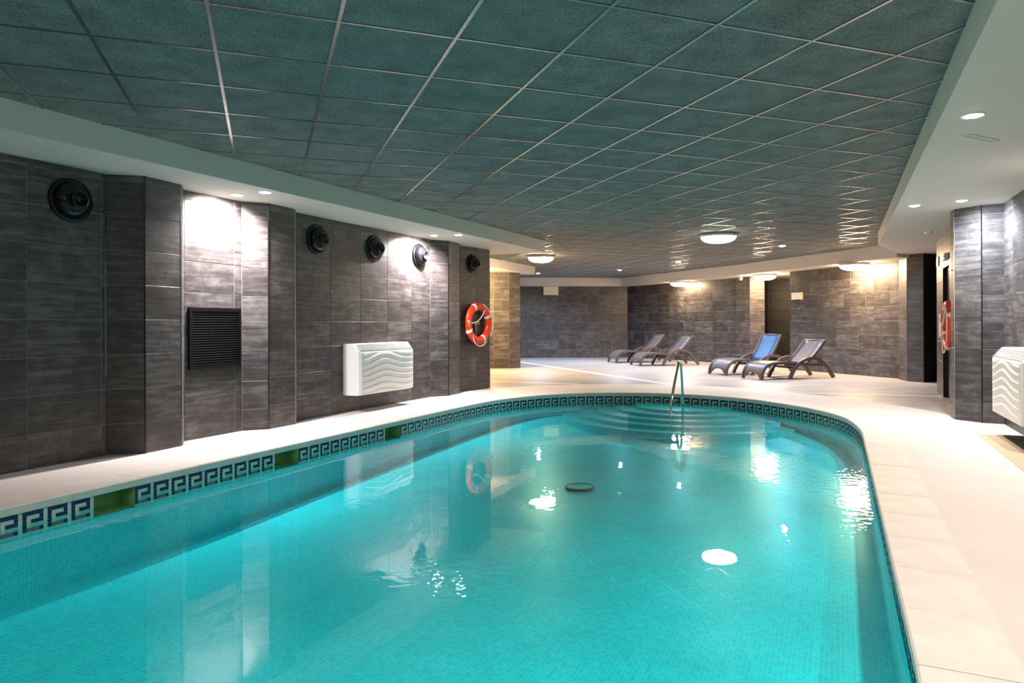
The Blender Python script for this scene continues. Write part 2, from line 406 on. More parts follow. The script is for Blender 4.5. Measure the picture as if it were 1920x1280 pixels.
for gq in grp_:              # skimmer mouths
    p0, p1 = pool[gq[0]], pool[(gq[-1]+1) % NP]; q0, q1 = p0-E2*.16, p1-E2*.16
    mb = MB(); vs = [(*p0, -.05), (*p1, -.05), (*q1, -.05), (*q0, -.05), (*p0, -.205), (*p1, -.205), (*q1, -.205), (*q0, -.205)]
    mb.add(vs, [(0,1,2,3), (4,5,6,7), (3,2,6,7), (0,3,7,4), (1,2,6,5)]); mb.build('skimmer_mouth', M['recess'], basin)
# greek key units, each a panel of small navy tiles
KEY = [(0,0),(1,0),(2,0),(3,0),(4,0),(0,1),(4,1),(0,2),(2,2),(3,2),(4,2),(0,3),(0,4),(1,4),(2,4),(3,4),(4,4)]
mb = MB(); q = UN/6
for cx, rz in KEY:
    x0 = -UN/2+cx*q; z1 = -.0585-rz*q
    mb.box((x0+.0012, -.0035, z1-q+.0012), (x0+q-.0012, .002, z1-.0012))
keym = mb.mesh('key_mosaic', M['key'])
for i in range(NP):
    a, b = pool[i], pool[(i+1) % NP]; m = (a+b)/2
    if i in OPEN_U: continue
    link('key_mosaic', keym, basin, (m.x, m.y, 0), (0, 0, math.atan2(b.y-a.y, b.x-a.x)))
# curved steps
SCN = Vector((2.62, 10.85))
def ray_out(c, ang):
    d = Vector((math.cos(ang), math.sin(ang))); best = 9
    for i in range(NP):
        a, b = pool[i], pool[(i+1) % NP]; e = b-a; den = d.x*e.y-d.y*e.x
        if abs(den) < 1e-9: continue
        r = a-c; t = (r.x*e.y-r.y*e.x)/den; u = (r.x*d.y-r.y*d.x)/den
        if t > 0 and 0 <= u <= 1: best = min(best, t)
    return best
lim = [ray_out(SCN, 2*PI*k/96) for k in range(96)]
for rad, z in ((1.90, -.315), (1.62, -.27), (1.34, -.232), (1.06, -.195), (.76, -.160)):
    R_ = [min(rad, l-.004) for l in lim]; P = [SCN+Vector((math.cos(2*PI*k/96), math.sin(2*PI*k/96)))*R_[k] for k in range(96)]
    qd = []
    for k in range(96):
        a, b = P[k], P[(k+1) % 96]
        qd.append(([(*SCN, z), (*a, z), (*b, z)], [(p.dot(E2), p.dot(E1)) for p in (SCN, a, b)]))
        u0, u1 = k*rad*2*PI/96, (k+1)*rad*2*PI/96
        qd.append(([(*a, z), (*a, Z_BOT), (*b, Z_BOT), (*b, z)], [(u0, z), (u0, Z_BOT), (u1, Z_BOT), (u1, z)]))
    uvmesh('step', qd, M['mosaic'], basin)
# drain in the pool floor
dr = thing('pool_drain', 'round dark drain grille set in the turquoise pool floor', 'drain', (.62, 6.80, -.487))
MB().lathe([(.0, .004), (.10, .004), (.135, .012), (.15, .0)], 28).build('grille_cover', simple('drain_cover', (.05, .55, .55), .4), dr)
MB().lathe([(.128, .013), (.138, .016), (.150, .002)], 28).build('rim', M['slat'], dr)
# water
wq = [([(*pool[i], Z_WAT) for i in t], [(0, 0)]*3) for t in tri]
wat = uvmesh('pool_water', wq, M['water']); tag(wat, 'clear turquoise water with still surface filling the curved pool', 'water', kind='stuff')
import bmesh
bm = bmesh.new(); bm.from_mesh(wat.data); bmesh.ops.remove_doubles(bm, verts=bm.verts, dist=1e-5)
for f in bm.faces:
    if f.normal.z < 0: f.normal_flip()
bm.to_mesh(wat.data); bm.free()
bm = bmesh.new(); bm.from_mesh(basin.data)
for f in bm.faces:
    if abs(f.normal.z) > .9 and f.normal.z < 0: f.normal_flip()
bm.to_mesh(basin.data); bm.free()

# ------------------------------------------------------------------ walls
TILES = {}
def tile_mesh(wd, ht, mat='tile'):
    k = (round(wd, 3), round(ht, 3), mat)
    if k not in TILES:
        mb = MB(); b = .0022; x, z = wd/2-.0018, ht/2-.0018
        vs = [(-x+b, 0, -z+b), (x-b, 0, -z+b), (x-b, 0, z-b), (-x+b, 0, z-b), (-x, b, -z), (x, b, -z), (x, b, z), (-x, b, z), (-x, .012, -z), (x, .012, -z), (x, .012, z), (-x, .012, z)]
        fs = [(0,1,2,3)]+[(i+4, (i+1) % 4+4, (i+1) % 4, i) for i in range(4)]+[(i+8, (i+1) % 4+8, (i+1) % 4+4, i+4) for i in range(4)]
        TILES[k] = mb.add(vs, fs).mesh('tile', M[mat])
    return TILES[k]
def cuts(L, off, step=.6):
    xs = [0.]; x = off % step
    if x < .02: x += step
    while x < L-.015: xs.append(x); x += step
    xs.append(L); return xs
def wall(name, p0, p1, off=0., z0=0., z1=Z_SOF+.02, row=.266, single=False, stagger=0, thick=.15, xcuts=None, joined=False, parent=None, tiled=True, ttop=None):
    p0, p1 = Vector(p0), Vector(p1); d = p1-p0; L = d.length; ang = math.atan2(d.y, d.x)
    mb = MB().box((0, .0035, z0), (L, thick, z1))
    if parent is None:
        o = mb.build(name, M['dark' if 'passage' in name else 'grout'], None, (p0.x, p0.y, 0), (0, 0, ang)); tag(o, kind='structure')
        base = Matrix.Identity(4)
    else:
        o = parent
        base = parent.matrix_basis.inverted() @ (Matrix.Translation((p0.x, p0.y, 0)) @ Matrix.Rotation(ang, 4, 'Z'))
        b = mb.build('backing', M['grout'], parent); b.matrix_local = base
    if not tiled: return o
    ttop = ttop or z1
    zs = [z0]+[z for z in [row+.3*k for k in range(10)] if z0+.03 < z < ttop-.03]+[ttop]
    jm = MB()
    for r in range(len(zs)-1):
        if xcuts: xs = xcuts
        elif single: xs = [0, L]
        else: xs = cuts(L, off+(random.choice((0, .2, .4)) if stagger else 0))
        h = zs[r+1]-zs[r]; zc = (zs[r+1]+zs[r])/2
        for a, b in zip(xs, xs[1:]):
            me = tile_mesh(b-a, h)
            mt = base @ Matrix.Translation(((a+b)/2, random.uniform(-.0002, .0002), zc))
            if joined:
                jm.add([mt @ v.co for v in me.vertices], [tuple(p.vertices) for p in me.polygons])
            else:
                t = link('tile', me, o); t.matrix_local = mt
    if joined:
        t = jm.build('tiles_far_run', M['shade_tile' if 'passage' in name else 'tile'], o); t['kind'] = 'stuff'
    return o
DW = Vector((.4223, .9066))
a0 = Vector((-5.5, 1.72)); s0 = a0-DW*4.1
wall('wall_left', s0, a0, off=(.434+4.1) % .6, joined=True)
wall('wall_left.001', a0, (-3.53, 5.95), off=.434)
P1 = wall('wall_left.002', (-3.535, 5.97), (-3.24, 6.05), single=True)
wall('', (-3.24, 6.05), (-3.105, 6.42), single=True, parent=P1, row=.27)
wall('', (-3.105, 6.42), (-3.20, 6.68), single=True, parent=P1)
wall('wall_left.003', (-3.20, 6.68), (-2.90, 7.325), xcuts=[0, .612, .71], row=.24)
P2 = wall('wall_left.004', (-2.90, 7.32), (-2.655, 7.43), single=True, row=.225)
wall('', (-2.655, 7.43), (-2.49, 7.80), single=True, parent=P2, row=.25)
wall('', (-2.49, 7.80), (-2.55, 8.04), single=True, parent=P2)
wall('wall_left.005', (-2.55, 8.04), (-1.325, 10.67), off=.59, row=.255)
P3 = wall('wall_left.006', (-1.325, 10.67), (-1.06, 10.84), single=True, row=.26)
wall('', (-1.06, 10.84), (-.915, 11.2), single=True, parent=P3)
wall('', (-.915, 11.2), (-.925, 11.49), single=True, parent=P3)
wall('wall_left.007', (-.925, 11.49), (-.46, 12.2), off=.45)
EN = wall('wall_left.008', (-.46, 12.2), (-3.63, 13.68), off=.1, thick=.016)
wall('wall_corridor', (-3.63, 13.68), (-3.3, 17.4), off=.1, joined=True)
wall('wall_corridor.001', (-3.3, 17.4), (-1.0, 17.5), off=.2, joined=True)
PF = wall('wall_corridor.002', (-1.0, 17.5), (-.575, 17.52), single=True, row=.25)
wall('', (-.575, 17.52), (-.178, 17.55), single=True, parent=PF, row=.25)
wall('', (-.178, 17.55), (.105, 17.72), single=True, parent=PF, row=.25)
wall('', (.105, 17.72), (.0, 18.2), single=True, parent=PF, row=.25)
wall('wall_lounge', (.0, 18.2), (-.9, 22.9), off=.2, joined=True, thick=.1)
wall('wall_back', (-.9, 22.92), (3.74, 23.3), off=.1, stagger=1, row=.26)
wall('wall_back.001', (3.74, 23.3), (6.07, 19.10), off=.3, stagger=1, row=.26)
PB = wall('wall_back.002', (6.03, 19.02), (6.25, 18.53), single=True, row=.26)
wall('', (6.25, 18.53), (6.62, 18.45), single=True, parent=PB, row=.26)
wall('wall_back.003', (6.64, 16.8), (7.75, 13.75), off=.45, stagger=1, row=.26)
PC = wall('wall_back.004', (7.55, 13.66), (7.50, 13.30), single=True, row=.26)
wall('', (7.50, 13.32), (7.655, 13.03), single=True, parent=PC, row=.26, thick=.02)
# passage behind the dark opening between the two back walls
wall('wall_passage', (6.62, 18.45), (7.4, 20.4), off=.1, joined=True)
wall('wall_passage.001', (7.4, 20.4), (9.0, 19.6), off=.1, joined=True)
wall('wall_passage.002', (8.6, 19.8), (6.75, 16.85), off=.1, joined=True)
# unlit room behind the wide right opening, its shade put into near-black walls
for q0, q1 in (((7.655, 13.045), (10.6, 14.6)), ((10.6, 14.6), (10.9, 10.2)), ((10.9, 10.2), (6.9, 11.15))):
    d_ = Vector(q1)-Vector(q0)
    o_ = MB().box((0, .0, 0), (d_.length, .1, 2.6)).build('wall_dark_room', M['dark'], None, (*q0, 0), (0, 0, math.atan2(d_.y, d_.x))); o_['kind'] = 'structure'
# right wall beyond the pillar, with a dark door
RB0, RB1 = Vector((6.80, 11.2)), Vector((6.08, 9.73)); dR = (RB1-RB0).normalized()
wall('wall_right', RB0, RB0+dR*.86, off=.3, row=.23)
RBx = RB0+dR*.86; RBy = RB0+dR*1.72
wl = wall('wall_right.001', RBx, RBy, z0=1.96, off=.5, row=.23)
door = bpy.data.objects.new('door_1', None); COL.objects.link(door); door.location = (RBx.x, RBx.y, 0); door.rotation_euler = (0, 0, math.atan2(dR.y, dR.x)); door['kind'] = 'structure'
MB().box((.03, .05, 0), (.83, .09, 1.93)).build('door_leaf', M['doorglass'], door)
mb = MB(); mb.box((0, .0, 0), (.03, .12, 1.96)); mb.box((.83, .0, 0), (.86, .12, 1.96)); mb.box((0, .0, 1.93), (.86, .12, 1.96)); mb.build('door_frame', M['black'], door)
MB().tube([(.74, .04, .95), (.74, -.01, .95), (.74, -.01, 1.15), (.74, .04, 1.15)], .01, 8).build('door_handle', M['steel'], door)
wall('wall_right.002', RBy, (5.32, 8.15), off=.2, row=.23)
PR = wall('wall_right.003', (5.125, 8.17), (5.055, 7.99), single=True, row=.228)
wall('', (5.055, 7.99), (5.185, 7.71), single=True, parent=PR, row=.228)
wall('', (5.185, 7.71), (5.365, 7.60), single=True, parent=PR, row=.222)
wall('', (5.40, 8.3), (5.125, 8.17), single=True, parent=PR, row=.228)
R0 = Vector((5.360, 7.61)); dW2 = Vector((-.415, -.9098))
wall('wall_right.004', R0, R0+dW2*3.6, off=.42, row=.228)
wall('wall_right.005', R0+dW2*3.6, R0+dW2*10.6, off=.0, row=.228, joined=True)
e_ = R0+dW2*10.6
wall('wall_near', e_, s0, off=.1, joined=True)
# vertical metal corner profiles
def profile(x, y, w_=.007):
    o = MB().box((-w_/2, -w_/2, 0), (w_/2, w_/2, Z_SOF)).build('trim_profile', M['trimw'], None, (x, y, 0), (0, 0, math.radians(65))); o['kind'] = 'structure'
for x, y in ((-3.203, 6.672), (-3.10, 6.43), (-2.492, 7.806), (5.128, 8.165), (5.06, 7.995)): profile(x, y)
for x, y in ((-3.243, 6.048), (-2.657, 7.428), (5.185, 7.712), (-1.062, 10.838)):
    o = MB().box((-.005, -.005, 0), (.005, .005, Z_SOF)).build('trim_joint', M['black'], None, (x, y, 0), (0, 0, math.radians(20))); o['kind'] = 'structure'

# ------------------------------------------------------------------ ceiling and dropped soffits
LC = Vector((.53, 12.59)); dL = Vector((.4396, .898)).normalized(); RC = Vector((6.09, 11.65)); dRr = Vector((.4237, .9058))
nrm = Vector((-.9063, .4226))
def soffit(name, poly, z0):
    o = MB().prism(poly, z0, 2.70).build(name, M['plaster']); o['kind'] = 'structure'; return o
LN = LC-dL*16.2
soffit('trim_1', [LN, LC, LC+nrm*5, LC+nrm*5-dL*1.0, LN+nrm*4], Z_SOF)
soffit('trim_2', [RC-dRr*15.5, RC-dRr*15.5-nrm*2.6, RC-nrm*2.6+dRr*.0, (8.3, 13.2), (8.0, 13.6), (7.25, 13.1), RC], Z_SOF)
F0, F1 = Vector((-1.42, 14.0)), Vector((.50, 18.26))
soffit('trim_3', [F0, F1, (-.9, 18.9), (-4.2, 18.9), (-4.2, 14.6)], Z_SOF)
soffit('trim_4', [(-1.6, 22.2), (3.47, 22.95), (5.71, 17.98), (7.10, 13.59), (7.22, 13.13), (11.4, 14.9), (9.5, 21.), (4.2, 24.6), (-1.6, 24.2)], Z_BACK)
slab = MB().box((-10, -4, 2.66), (13, 26, 2.75)).build('ceiling', M['plaster']); slab['kind'] = 'structure'
TH = .348; ga = Vector((math.cos(TH), math.sin(TH))); gb = Vector((-math.sin(TH), math.cos(TH))); G0 = Vector((1.02, 3.492))
cpoly = [LN, LC, LC+nrm*4.5, (-4.2, 15.2), F0, F1, (-.9, 18.9), (-1.2, 22.3), (3.47, 22.95), (5.71, 17.98), (7.10, 13.59), (7.3, 13.1), RC, RC-dRr*15.5]
cpoly = [Vector(p) for p in cpoly]
def inside(p, poly):
    r = False; n = len(poly)
    for i in range(n):
        a, b = poly[i], poly[i-1]
        if (a.y > p.y) != (b.y > p.y) and p.x < (b.x-a.x)*(p.y-a.y)/(b.y-a.y)+a.x: r = not r
    return r
x = .3-.0085
ctm = MB().box((-x, -x, .004), (x, x, .022)).mesh('ceiling_tile', M['ctile'])
cells = []
for i in range(-22, 26):
    for k in range(-14, 42):
        c = G0+ga*(.6*(i+.5))+gb*(.6*(k+.5))
        if any(inside(c+ga*u+gb*v, cpoly) for u in (-.3, 0, .3) for v in (-.3, 0, .3)): cells.append((i, k, c))
def rank(c):
    if c.y < 1.5 or abs(c.x)/max(c.y, .1) > .95 or c.y < 2.2: return 1e9
    return c.length
cells.sort(key=lambda t: rank(t[2]))
jm = MB()
for n, (i, k, c) in enumerate(cells):
    if n < 298: link('ceiling_tile', ctm, slab, (c.x, c.y, Z_CEIL), (0, 0, TH))
    else: jm.box((-x, -x, .004), (x, x, .022), Matrix.Translation((c.x, c.y, Z_CEIL)) @ Matrix.Rotation(TH, 4, 'Z'))
t = jm.build('ceiling_tile_field', M['ctile'], slab); t['kind'] = 'stuff'
def bars(axis):
    rows = {}
    for i, k, c in cells:
        if axis == 'b':
            for q in (i, i+1): rows.setdefault(q, []).append(k)
        else:
            for q in (k, k+1): rows.setdefault(q, []).append(i)
    for q, L in rows.items():
        L = sorted(set(L)); st = L[0]; pv = st
        for v in L[1:]+[None]:
            if v is not None and v == pv+1: pv = v; continue
            ln = .6*(pv+1-st)
            o0 = G0+(ga*.6*q+gb*.6*st if axis == 'b' else gb*.6*q+ga*.6*st)
            mb = MB()
            if axis == 'b': mb.box((-.0095, 0, -.002), (.0095, ln, .03))
            else: mb.box((0, -.0075, -.0008), (ln, .0075, .03))
            mb.build('grid_bar', M['bar'], slab, (o0.x, o0.y, Z_CEIL), (0, 0, TH))
            if v is not None: st = pv = v
bars('b'); bars('a')

# ------------------------------------------------------------------ lamps
def aim(x, y, z): return Vector((x, y, z)).to_track_quat('-Z', 'Y').to_euler()
TOWALL = aim(-.9063*.5, .4226*.5, -1)
def downlight(x, y, z, label, col, power, led, size=100, tilt=None, r=.05, grp='recessed ceiling spotlights'):
    t = thing('recessed_spotlight', label, 'spotlight', (x, y, z), 0, grp)
    MB().lathe([(r, -.001), (r+.006, -.006), (r+.02, -.005), (r+.024, 0.)], 28).build('trim_ring', M['white'], t)
    MB().lathe([(0.0001, -.014), (r*.6, -.011), (r, -.004), (r+.002, 0)], 28).build('lens', M[led], t)
    ld = bpy.data.lights.new('spot', 'SPOT'); ld.energy = power; ld.color = col; ld.spot_size = math.radians(size); ld.spot_blend = .9; ld.shadow_soft_size = .04
    l = bpy.data.objects.new('spot_lamp', ld); COL.objects.link(l); l.parent = t; l.location = (0, 0, -.06)
    if tilt: l.rotation_euler = tilt
    return t
def dome(x, y, z, label, mat, r=.28, group='round ceiling lamps'):
    t = thing('dome_lamp', label, 'ceiling lamp', (x, y, z), 0, group)
    MB().lathe([(.0001, 0), (r, 0), (r+.012, -.006), (r+.012, -.045), (r, -.052), (r-.02, -.05)], 36).build('lamp_base', M['lampbase'], t)
    prof = [(r-.004, -.05)]+[((r-.004)*math.cos(a)**.8, -.05-.10*math.sin(a)) for a in [PI/2*k/8 for k in range(1, 8)]]+[(.0001, -.15)]
    MB().lathe(prof, 36).build('diffuser', M[mat], t)
    return t
downlight(-2.79, 6.93, Z_SOF, 'warm recessed spotlight close to the tiled wall above the black louvre grille', C_PINK, P_WALLWASH, 'led_w', 150, TOWALL)
downlight(-2.46, 6.80, Z_SOF, 'cool recessed spotlight at the edge of the left soffit above the grille', C_COOL, P_WALLWASH*.15, 'led_c', 100)
downlight(-1.20, 10.15, Z_SOF, 'warm recessed spotlight close to the wall above the third round nozzle', C_PINK, P_WALLWASH, 'led_w', 150, TOWALL)
downlight(-.84, 10.10, Z_SOF, 'cool recessed spotlight at the left soffit edge just before the life ring', C_COOL, P_WALLWASH*.15, 'led_c', 100)
downlight(2.88, 4.36, Z_SOF, 'large bright recessed spotlight in the right soffit nearest the camera', C_WARM, P_SOFFIT_R, 'led_w', 140, r=.05)
downlight(4.44, 7.71, Z_SOF, 'warm recessed spotlight in the right soffit left of the tiled pillar top', C_WARM, P_SOFFIT_R, 'led_w', 140)
downlight(4.77, 7.41, Z_SOF, 'white recessed spotlight in the right soffit touching the tiled pillar top', C_COOL, P_SOFFIT_R*1.3, 'led_c', 150, aim(.5, .1, -1))
downlight(5.20, 13.53, Z_CEIL-.002, 'bluish spotlight in the grid ceiling right of the big dome lamp', (.62, .76, 1.0), P_GRID, 'led_b', 165)
downlight(3.98, 16.98, Z_CEIL-.002, 'bluish spotlight in the grid ceiling behind the big dome lamp', (.62, .76, 1.0), P_GRID, 'led_b', 165)
downlight(2.91, 19.46, Z_CEIL-.002, 'bluish spotlight in the middle of the far grid ceiling', (.62, .76, 1.0), P_GRID, 'led_b', 165)
downlight(.65, 20.58, Z_CEIL-.002, 'bluish spotlight in the far grid ceiling just right of the lit column', (.62, .76, 1.0), P_GRID, 'led_b', 165)
# unseen fittings beside and behind the camera, several added to brighten pool and deck
downlight(4.30, 5.55, Z_SOF, 'white recessed spotlight of the right soffit close to the right wall outside the view', C_PINK, 150, 'led_w', 150, aim(.9063*.6, -.4226*.6, -1))
downlight(2.75, 2.30, Z_SOF, 'unseen white spotlight added in the right soffit to brighten the near deck', C_PINK, 50, 'led_w', 150)  # added out of view to light the deck at lower right
downlight(-2.3, 2.3, Z_CEIL-.002, 'unseen spotlight added to brighten the left near part of the pool', C_PINK, P_POOL, 'led_c', 150)  # this and the next: added above the frame to brighten the near water
downlight(.3, 2.4, Z_CEIL-.002, 'unseen spotlight added to brighten the right near part of the pool', C_PINK, P_POOL, 'led_c', 150)
downlight(1.30, 1.05, Z_SOF, 'warm recessed spotlight of the right soffit beside the camera', C_WARM, P_SOFFIT_R, 'led_w', 140)
dome(3.42, 11.70, Z_CEIL-.002, 'largest round dome lamp, on the grid ceiling above the curved pool end', 'dome_n', .29)
dome(.55, 15.30, Z_CEIL-.002, 'glowing dome lamp on the grid ceiling beside the left soffit corner', 'dome_w')
dome(4.86, 20.55, Z_BACK, 'dome lamp over the far corner wall left of the security camera', 'dome_w')
dome(6.33, 17.65, Z_BACK, 'dome lamp in front of the dark passage between the back walls', 'dome_b')
dome(7.05, 14.45, Z_BACK, 'dome lamp over the brightly lit back wall behind the nearest lounger', 'dome_b')
dome(-1.0, 1.9, Z_CEIL-.002, 'unseen dome lamp added over the near end of the pool as fill light', 'dome_n', .29)  # fill light added above the frame
dome(-1.05, 16.55, Z_SOF, 'dome lamp under the side corridor soffit before the lit column', 'dome_c', .2)
dome(-3.2, -.6, Z_CEIL-.002, 'unseen dome lamp added behind the camera as fill light', 'dome_n', .29)  # added behind the camera to raise the general brightness

# ------------------------------------------------------------------ wall fittings
def frame_on(p0, p1, s, z, name, label, cat, group=None):
    """an Empty on a wall: local x along the wall, local y into the wall, local z up"""
    p0, p1 = Vector(p0), Vector(p1); d = (p1-p0).normalized(); p = p0+d*s
    return thing(name, label, cat, (p.x, p.y, z), math.atan2(d.y, d.x), group)
W0 = ((-5.5, 1.72), (-3.53, 5.95)); W1 = ((-3.20, 6.68), (-2.90, 7.325)); W2 = ((-2.55, 8.04), (-1.325, 10.67)); W3 = ((-.925, 11.49), (-.46, 12.2))
RX = Matrix.Rotation(PI/2, 4, 'X')     # local z of the lathe becomes -y (out of the wall)
def nozzle(W, s, label, R=.18):
    t = frame_on(*W, s, 2.147, 'air_nozzle', label, 'air nozzle', 'round black air nozzles high on the left wall')
    k = R/.18
    MB().lathe([(r*k, z) for r, z in ((.180, 0), (.180, .018), (.172, .028), (.150, .030), (.142, .024))], 40, RX).build('flange', M['blackgloss'], t)
    MB().lathe([(r*k, z) for r, z in ((.146, .024), (.138, .060), (.118, .085), (.09, .100), (.066, .104))], 40, RX).build('bowl', M['blackgloss'], t)
    MB().lathe([(r*k, z) for r, z in ((.066, .095), (.067, .132), (.062, .138), (.056, .132), (.054, .06), (.0001, .06))], 32, RX).build('nozzle_tube', M['black'], t)
nozzle(W0, 4.37, 'largest round black air nozzle, high on the dark wall at the far left')
nozzle(W2, .348, 'round black air nozzle just right of the second tiled pillar')
nozzle(W2, 1.48, 'round black air nozzle above the white dehumidifier on the left wall')
nozzle(W2, 2.583, 'shiny air nozzle in the bright pool of light on the left wall')
nozzle(W3, .323, 'smallest round black air nozzle, above the orange life ring', .16)
# louvre grille
g = frame_on(*W1, .355, .99, 'louvre_grille', 'square black louvred ventilation grille on the left wall between two pillars', 'grille')
hw, hh = .318, .302
mb = MB(); mb.box((-hw, -.03, hh-.035), (hw, 0, hh)); mb.box((-hw, -.03, -hh), (hw, 0, -hh+.03)); mb.box((-hw, -.03, -hh+.03), (-hw+.025, 0, hh-.035)); mb.box((hw-.025, -.03, -hh+.03), (hw, 0, hh-.035))
mb.build('frame', M['black'], g)
MB().box((-hw+.02, -.004, -hh+.02), (hw-.02, -.001, hh-.02)).build('back_plate', M['dark'], g)
sm = MB().box((-hw+.026, -.012, -.0012), (hw-.026, .012, .0012)).mesh('slat', M['slat'])
for k in range(23):
    link('slat', sm, g, (0, -.014, -hh+.045+k*.0238), (math.radians(24), 0, 0))
# wall mounted dehumidifiers with wavy front
def dehumidifier(t, wd=1.22, h=.65, d=.262):
    mb = MB(); prof = [(0, 0), (d-.03, 0), (d-.006, .02), (d-.006, h-.10), (d-.085, h), (0, h)]
    n = len(prof); x0, x1 = 0.0, wd; r = .03
    rings = [(x0, r), (x0+.008, .012), (x0+r, 0), (x1-r, 0), (x1-.008, .012), (x1, r)]
    vs = []
    for xx, ins in rings:
        for (y, z) in prof:
            yy = max(0, y-ins) if y > .01 else y
            vs.append((xx, -yy, z))
    fs = [(i*n+k, i*n+(k+1) % n, (i+1)*n+(k+1) % n, (i+1)*n+k) for i in range(5) for k in range(n)]
    fs += [tuple(range(n)), tuple(5*n+k for k in range(n))[::-1]]
    mb.add(vs, fs).build('casing', M['whiteside'], t)
    # wavy front panel
    nx, nz = 72, 60; vs = []; fs = []
    X0, X1, Z0, Z1 = .035, wd-.018, .012, h-.105
    for jz in range(nz+1):
        for ix in range(nx+1):
            u, v = ix/nx, jz/nz; x_, z_ = X0+(X1-X0)*u, Z0+(Z1-Z0)*v
            wv = .17*math.exp(-((u-.42)/.26)**2) + .05*u*(1-v)*0 - .10*max(0, .2-u)
            ph = (v-wv*(.55+.45*v))*7.2
            f = ph-math.floor(ph)
            hgt = .018*(f if f < .72 else (1-f)/.28*.72)*1.1
            edge = min(1, 12*u, 12*(1-u), 10*v, 12*(1-v)); hgt *= max(0, edge)
            vs.append((x_, -(d-.002)-hgt, z_))
    for jz in range(nz):
        for ix in range(nx):
            a = jz*(nx+1)+ix; fs.append((a, a+1, a+nx+2, a+nx+1))
    b0 = len(vs)
    vs += [(X0, -d+.01, Z0), (X1, -d+.01, Z0), (X1, -d+.01, Z1), (X0, -d+.01, Z1)]
    c = [0, nx, (nz+1)*(nx+1)-1, nz*(nx+1)]
    mb = MB().add(vs, fs, True)
    mb.f += [(b0, b0+1, b0+2, b0+3)]; mb.sm += [False]
    mb.f.append(tuple([b0]+list(range(0, nx+1))+[b0+1])); mb.sm.append(False)
    mb.f.append(tuple([b0+3]+list(range(nz*(nx+1), (nz+1)*(nx+1)))+[b0+2])[::-1]); mb.sm.append(False)
    mb.f.append(tuple([b0]+[k*(nx+1) for k in range(nz+1)]+[b0+3])[::-1]); mb.sm.append(False)
    mb.f.append(tuple([b0+1]+[k*(nx+1)+nx for k in range(nz+1)]+[b0+2])); mb.sm.append(False)
    mb.build('front_panel', M['white'], t)
    # sloping outlet louvres on top
    ang = math.atan2(.10, -.079)
    sl = MB().box((.03, -.006, -.0015), (wd-.03, .006, .0015)).mesh('outlet_slat', M['white'])
    for k in range(5):
        f = .14+.18*k
        o = link('outlet_slat', sl, t, (0, -(d-.006-.079*f)-.004, h-.10+.10*f+.003), (math.radians(-12), 0, 0))
t = frame_on(*W2, .825, .222, 'dehumidifier', 'white wall-mounted dehumidifier with wavy ribbed front on the left wall', 'dehumidifier')
dehumidifier(t)
t = thing('dehumidifier', 'white wall-mounted dehumidifier with wavy ribbed front cut off at right edge', 'dehumidifier', tuple(R0+dW2*.82)+(.222,), math.atan2(dW2.y, dW2.x))
dehumidifier(t)
# life rings
def life_ring(t, R=.355, r=.066):
    Rm = R-r; N = 64
    MB().tube([(Rm*math.cos(2*PI*k/N), -r-.01, Rm*math.sin(2*PI*k/N)) for k in range(N)], r, 18, closed=True, up=(0, 1, 0), rr=(r, r*.82)).build('ring_body', M['orange'], t)
    for a in (25, 115, 205, 295):
        L = [(Rm*math.cos(math.radians(a+dd)), -r-.01, Rm*math.sin(math.radians(a+dd))) for dd in (-5, -2.5, 0, 2.5, 5)]
        MB().tube(L, r, 18, up=(0, 1, 0), rr=(r+.003, r*.82+.003)).build('white_band', M['ropewhite'], t)['label'] = 'white reflective band'
    def pt(an, k): return Vector((R*k*math.cos(math.radians(an)), -r-.055, R*k*math.sin(math.radians(an))))
    for a, ka, b_, kb, sag, out in ((58, .93, 172, .97, .13, 0), (172, .97, 243, 1.02, .0, 0), (243, 1.02, 300, 1.0, .07, 0), (58, .93, -38, 1.03, 0, 1)):
        p, q = pt(a, ka), pt(b_, kb); L = []
        for k in range(17):
            f = k/16
            if out: v = pt(a+(b_-a)*f, ka+(kb-ka)*f)
            else: v = p.lerp(q, f)+Vector((0, 0, -sag*4*f*(1-f)))
            L.append(v)
        MB().tube(L, .0085, 6).build('grab_rope', M['ropewhite'], t)
    mb = MB(); mb.box((-.07, -.05, -.02), (.07, 0, .03)); mb.box((-.012, -.03, -.22), (.012, 0, -.02)); mb.box((-.30, -.02, -.02), (-.07, 0, .02))
    mb.build('bracket', simple('beige_bracket', (.40, .32, .22), .5) if 'brk' not in M else M['brk'], t)
M['brk'] = simple('beige_bracket', (.40, .32, .22), .5)
t = frame_on(*W3, .395, 1.13, 'life_ring', 'orange-red life ring with white rope hanging on the left wall end', 'life ring')
life_ring(t)
t = frame_on(RB0, RB1, 2.12, 1.078, 'life_ring', 'life ring seen edge-on behind the right tiled pillar', 'life ring')
life_ring(t, .34, .055)
# small fittings
BW = ((-.9, 22.92), (3.74, 23.3))
t = frame_on(*BW, 2.06, 2.215, 'emergency_light', 'blank cream emergency light box under the ceiling of the far back wall', 'emergency light')
MB().box((-.25, -.06, -.14), (.25, -.002, .14)).build('housing', M['beige'], t); MB().box((-.225, -.066, -.115), (.225, -.06, .115)).build('lens', simple('cream_lens', (.85, .78, .60), .4), t)
t = frame_on((6.64, 16.8), (7.75, 13.75), .28, 1.76, 'emergency_light', 'small white emergency box on the back wall right of the dark passage', 'emergency light')
MB().box((-.17, -.055, -.085), (.15, -.002, .085)).build('housing', M['beige'], t); MB().box((-.15, -.06, -.07), (.13, -.055, .07)).build('lens', M['white'], t)
t = thing('security_camera', 'small white security camera hanging at the edge of the back soffit', 'camera', (5.83, 17.98, Z_BACK), 0)
MB().lathe([(.0001, 0), (.045, 0), (.045, -.02), (.02, -.03), (.018, -.05)], 20).build('mount', M['white'], t)
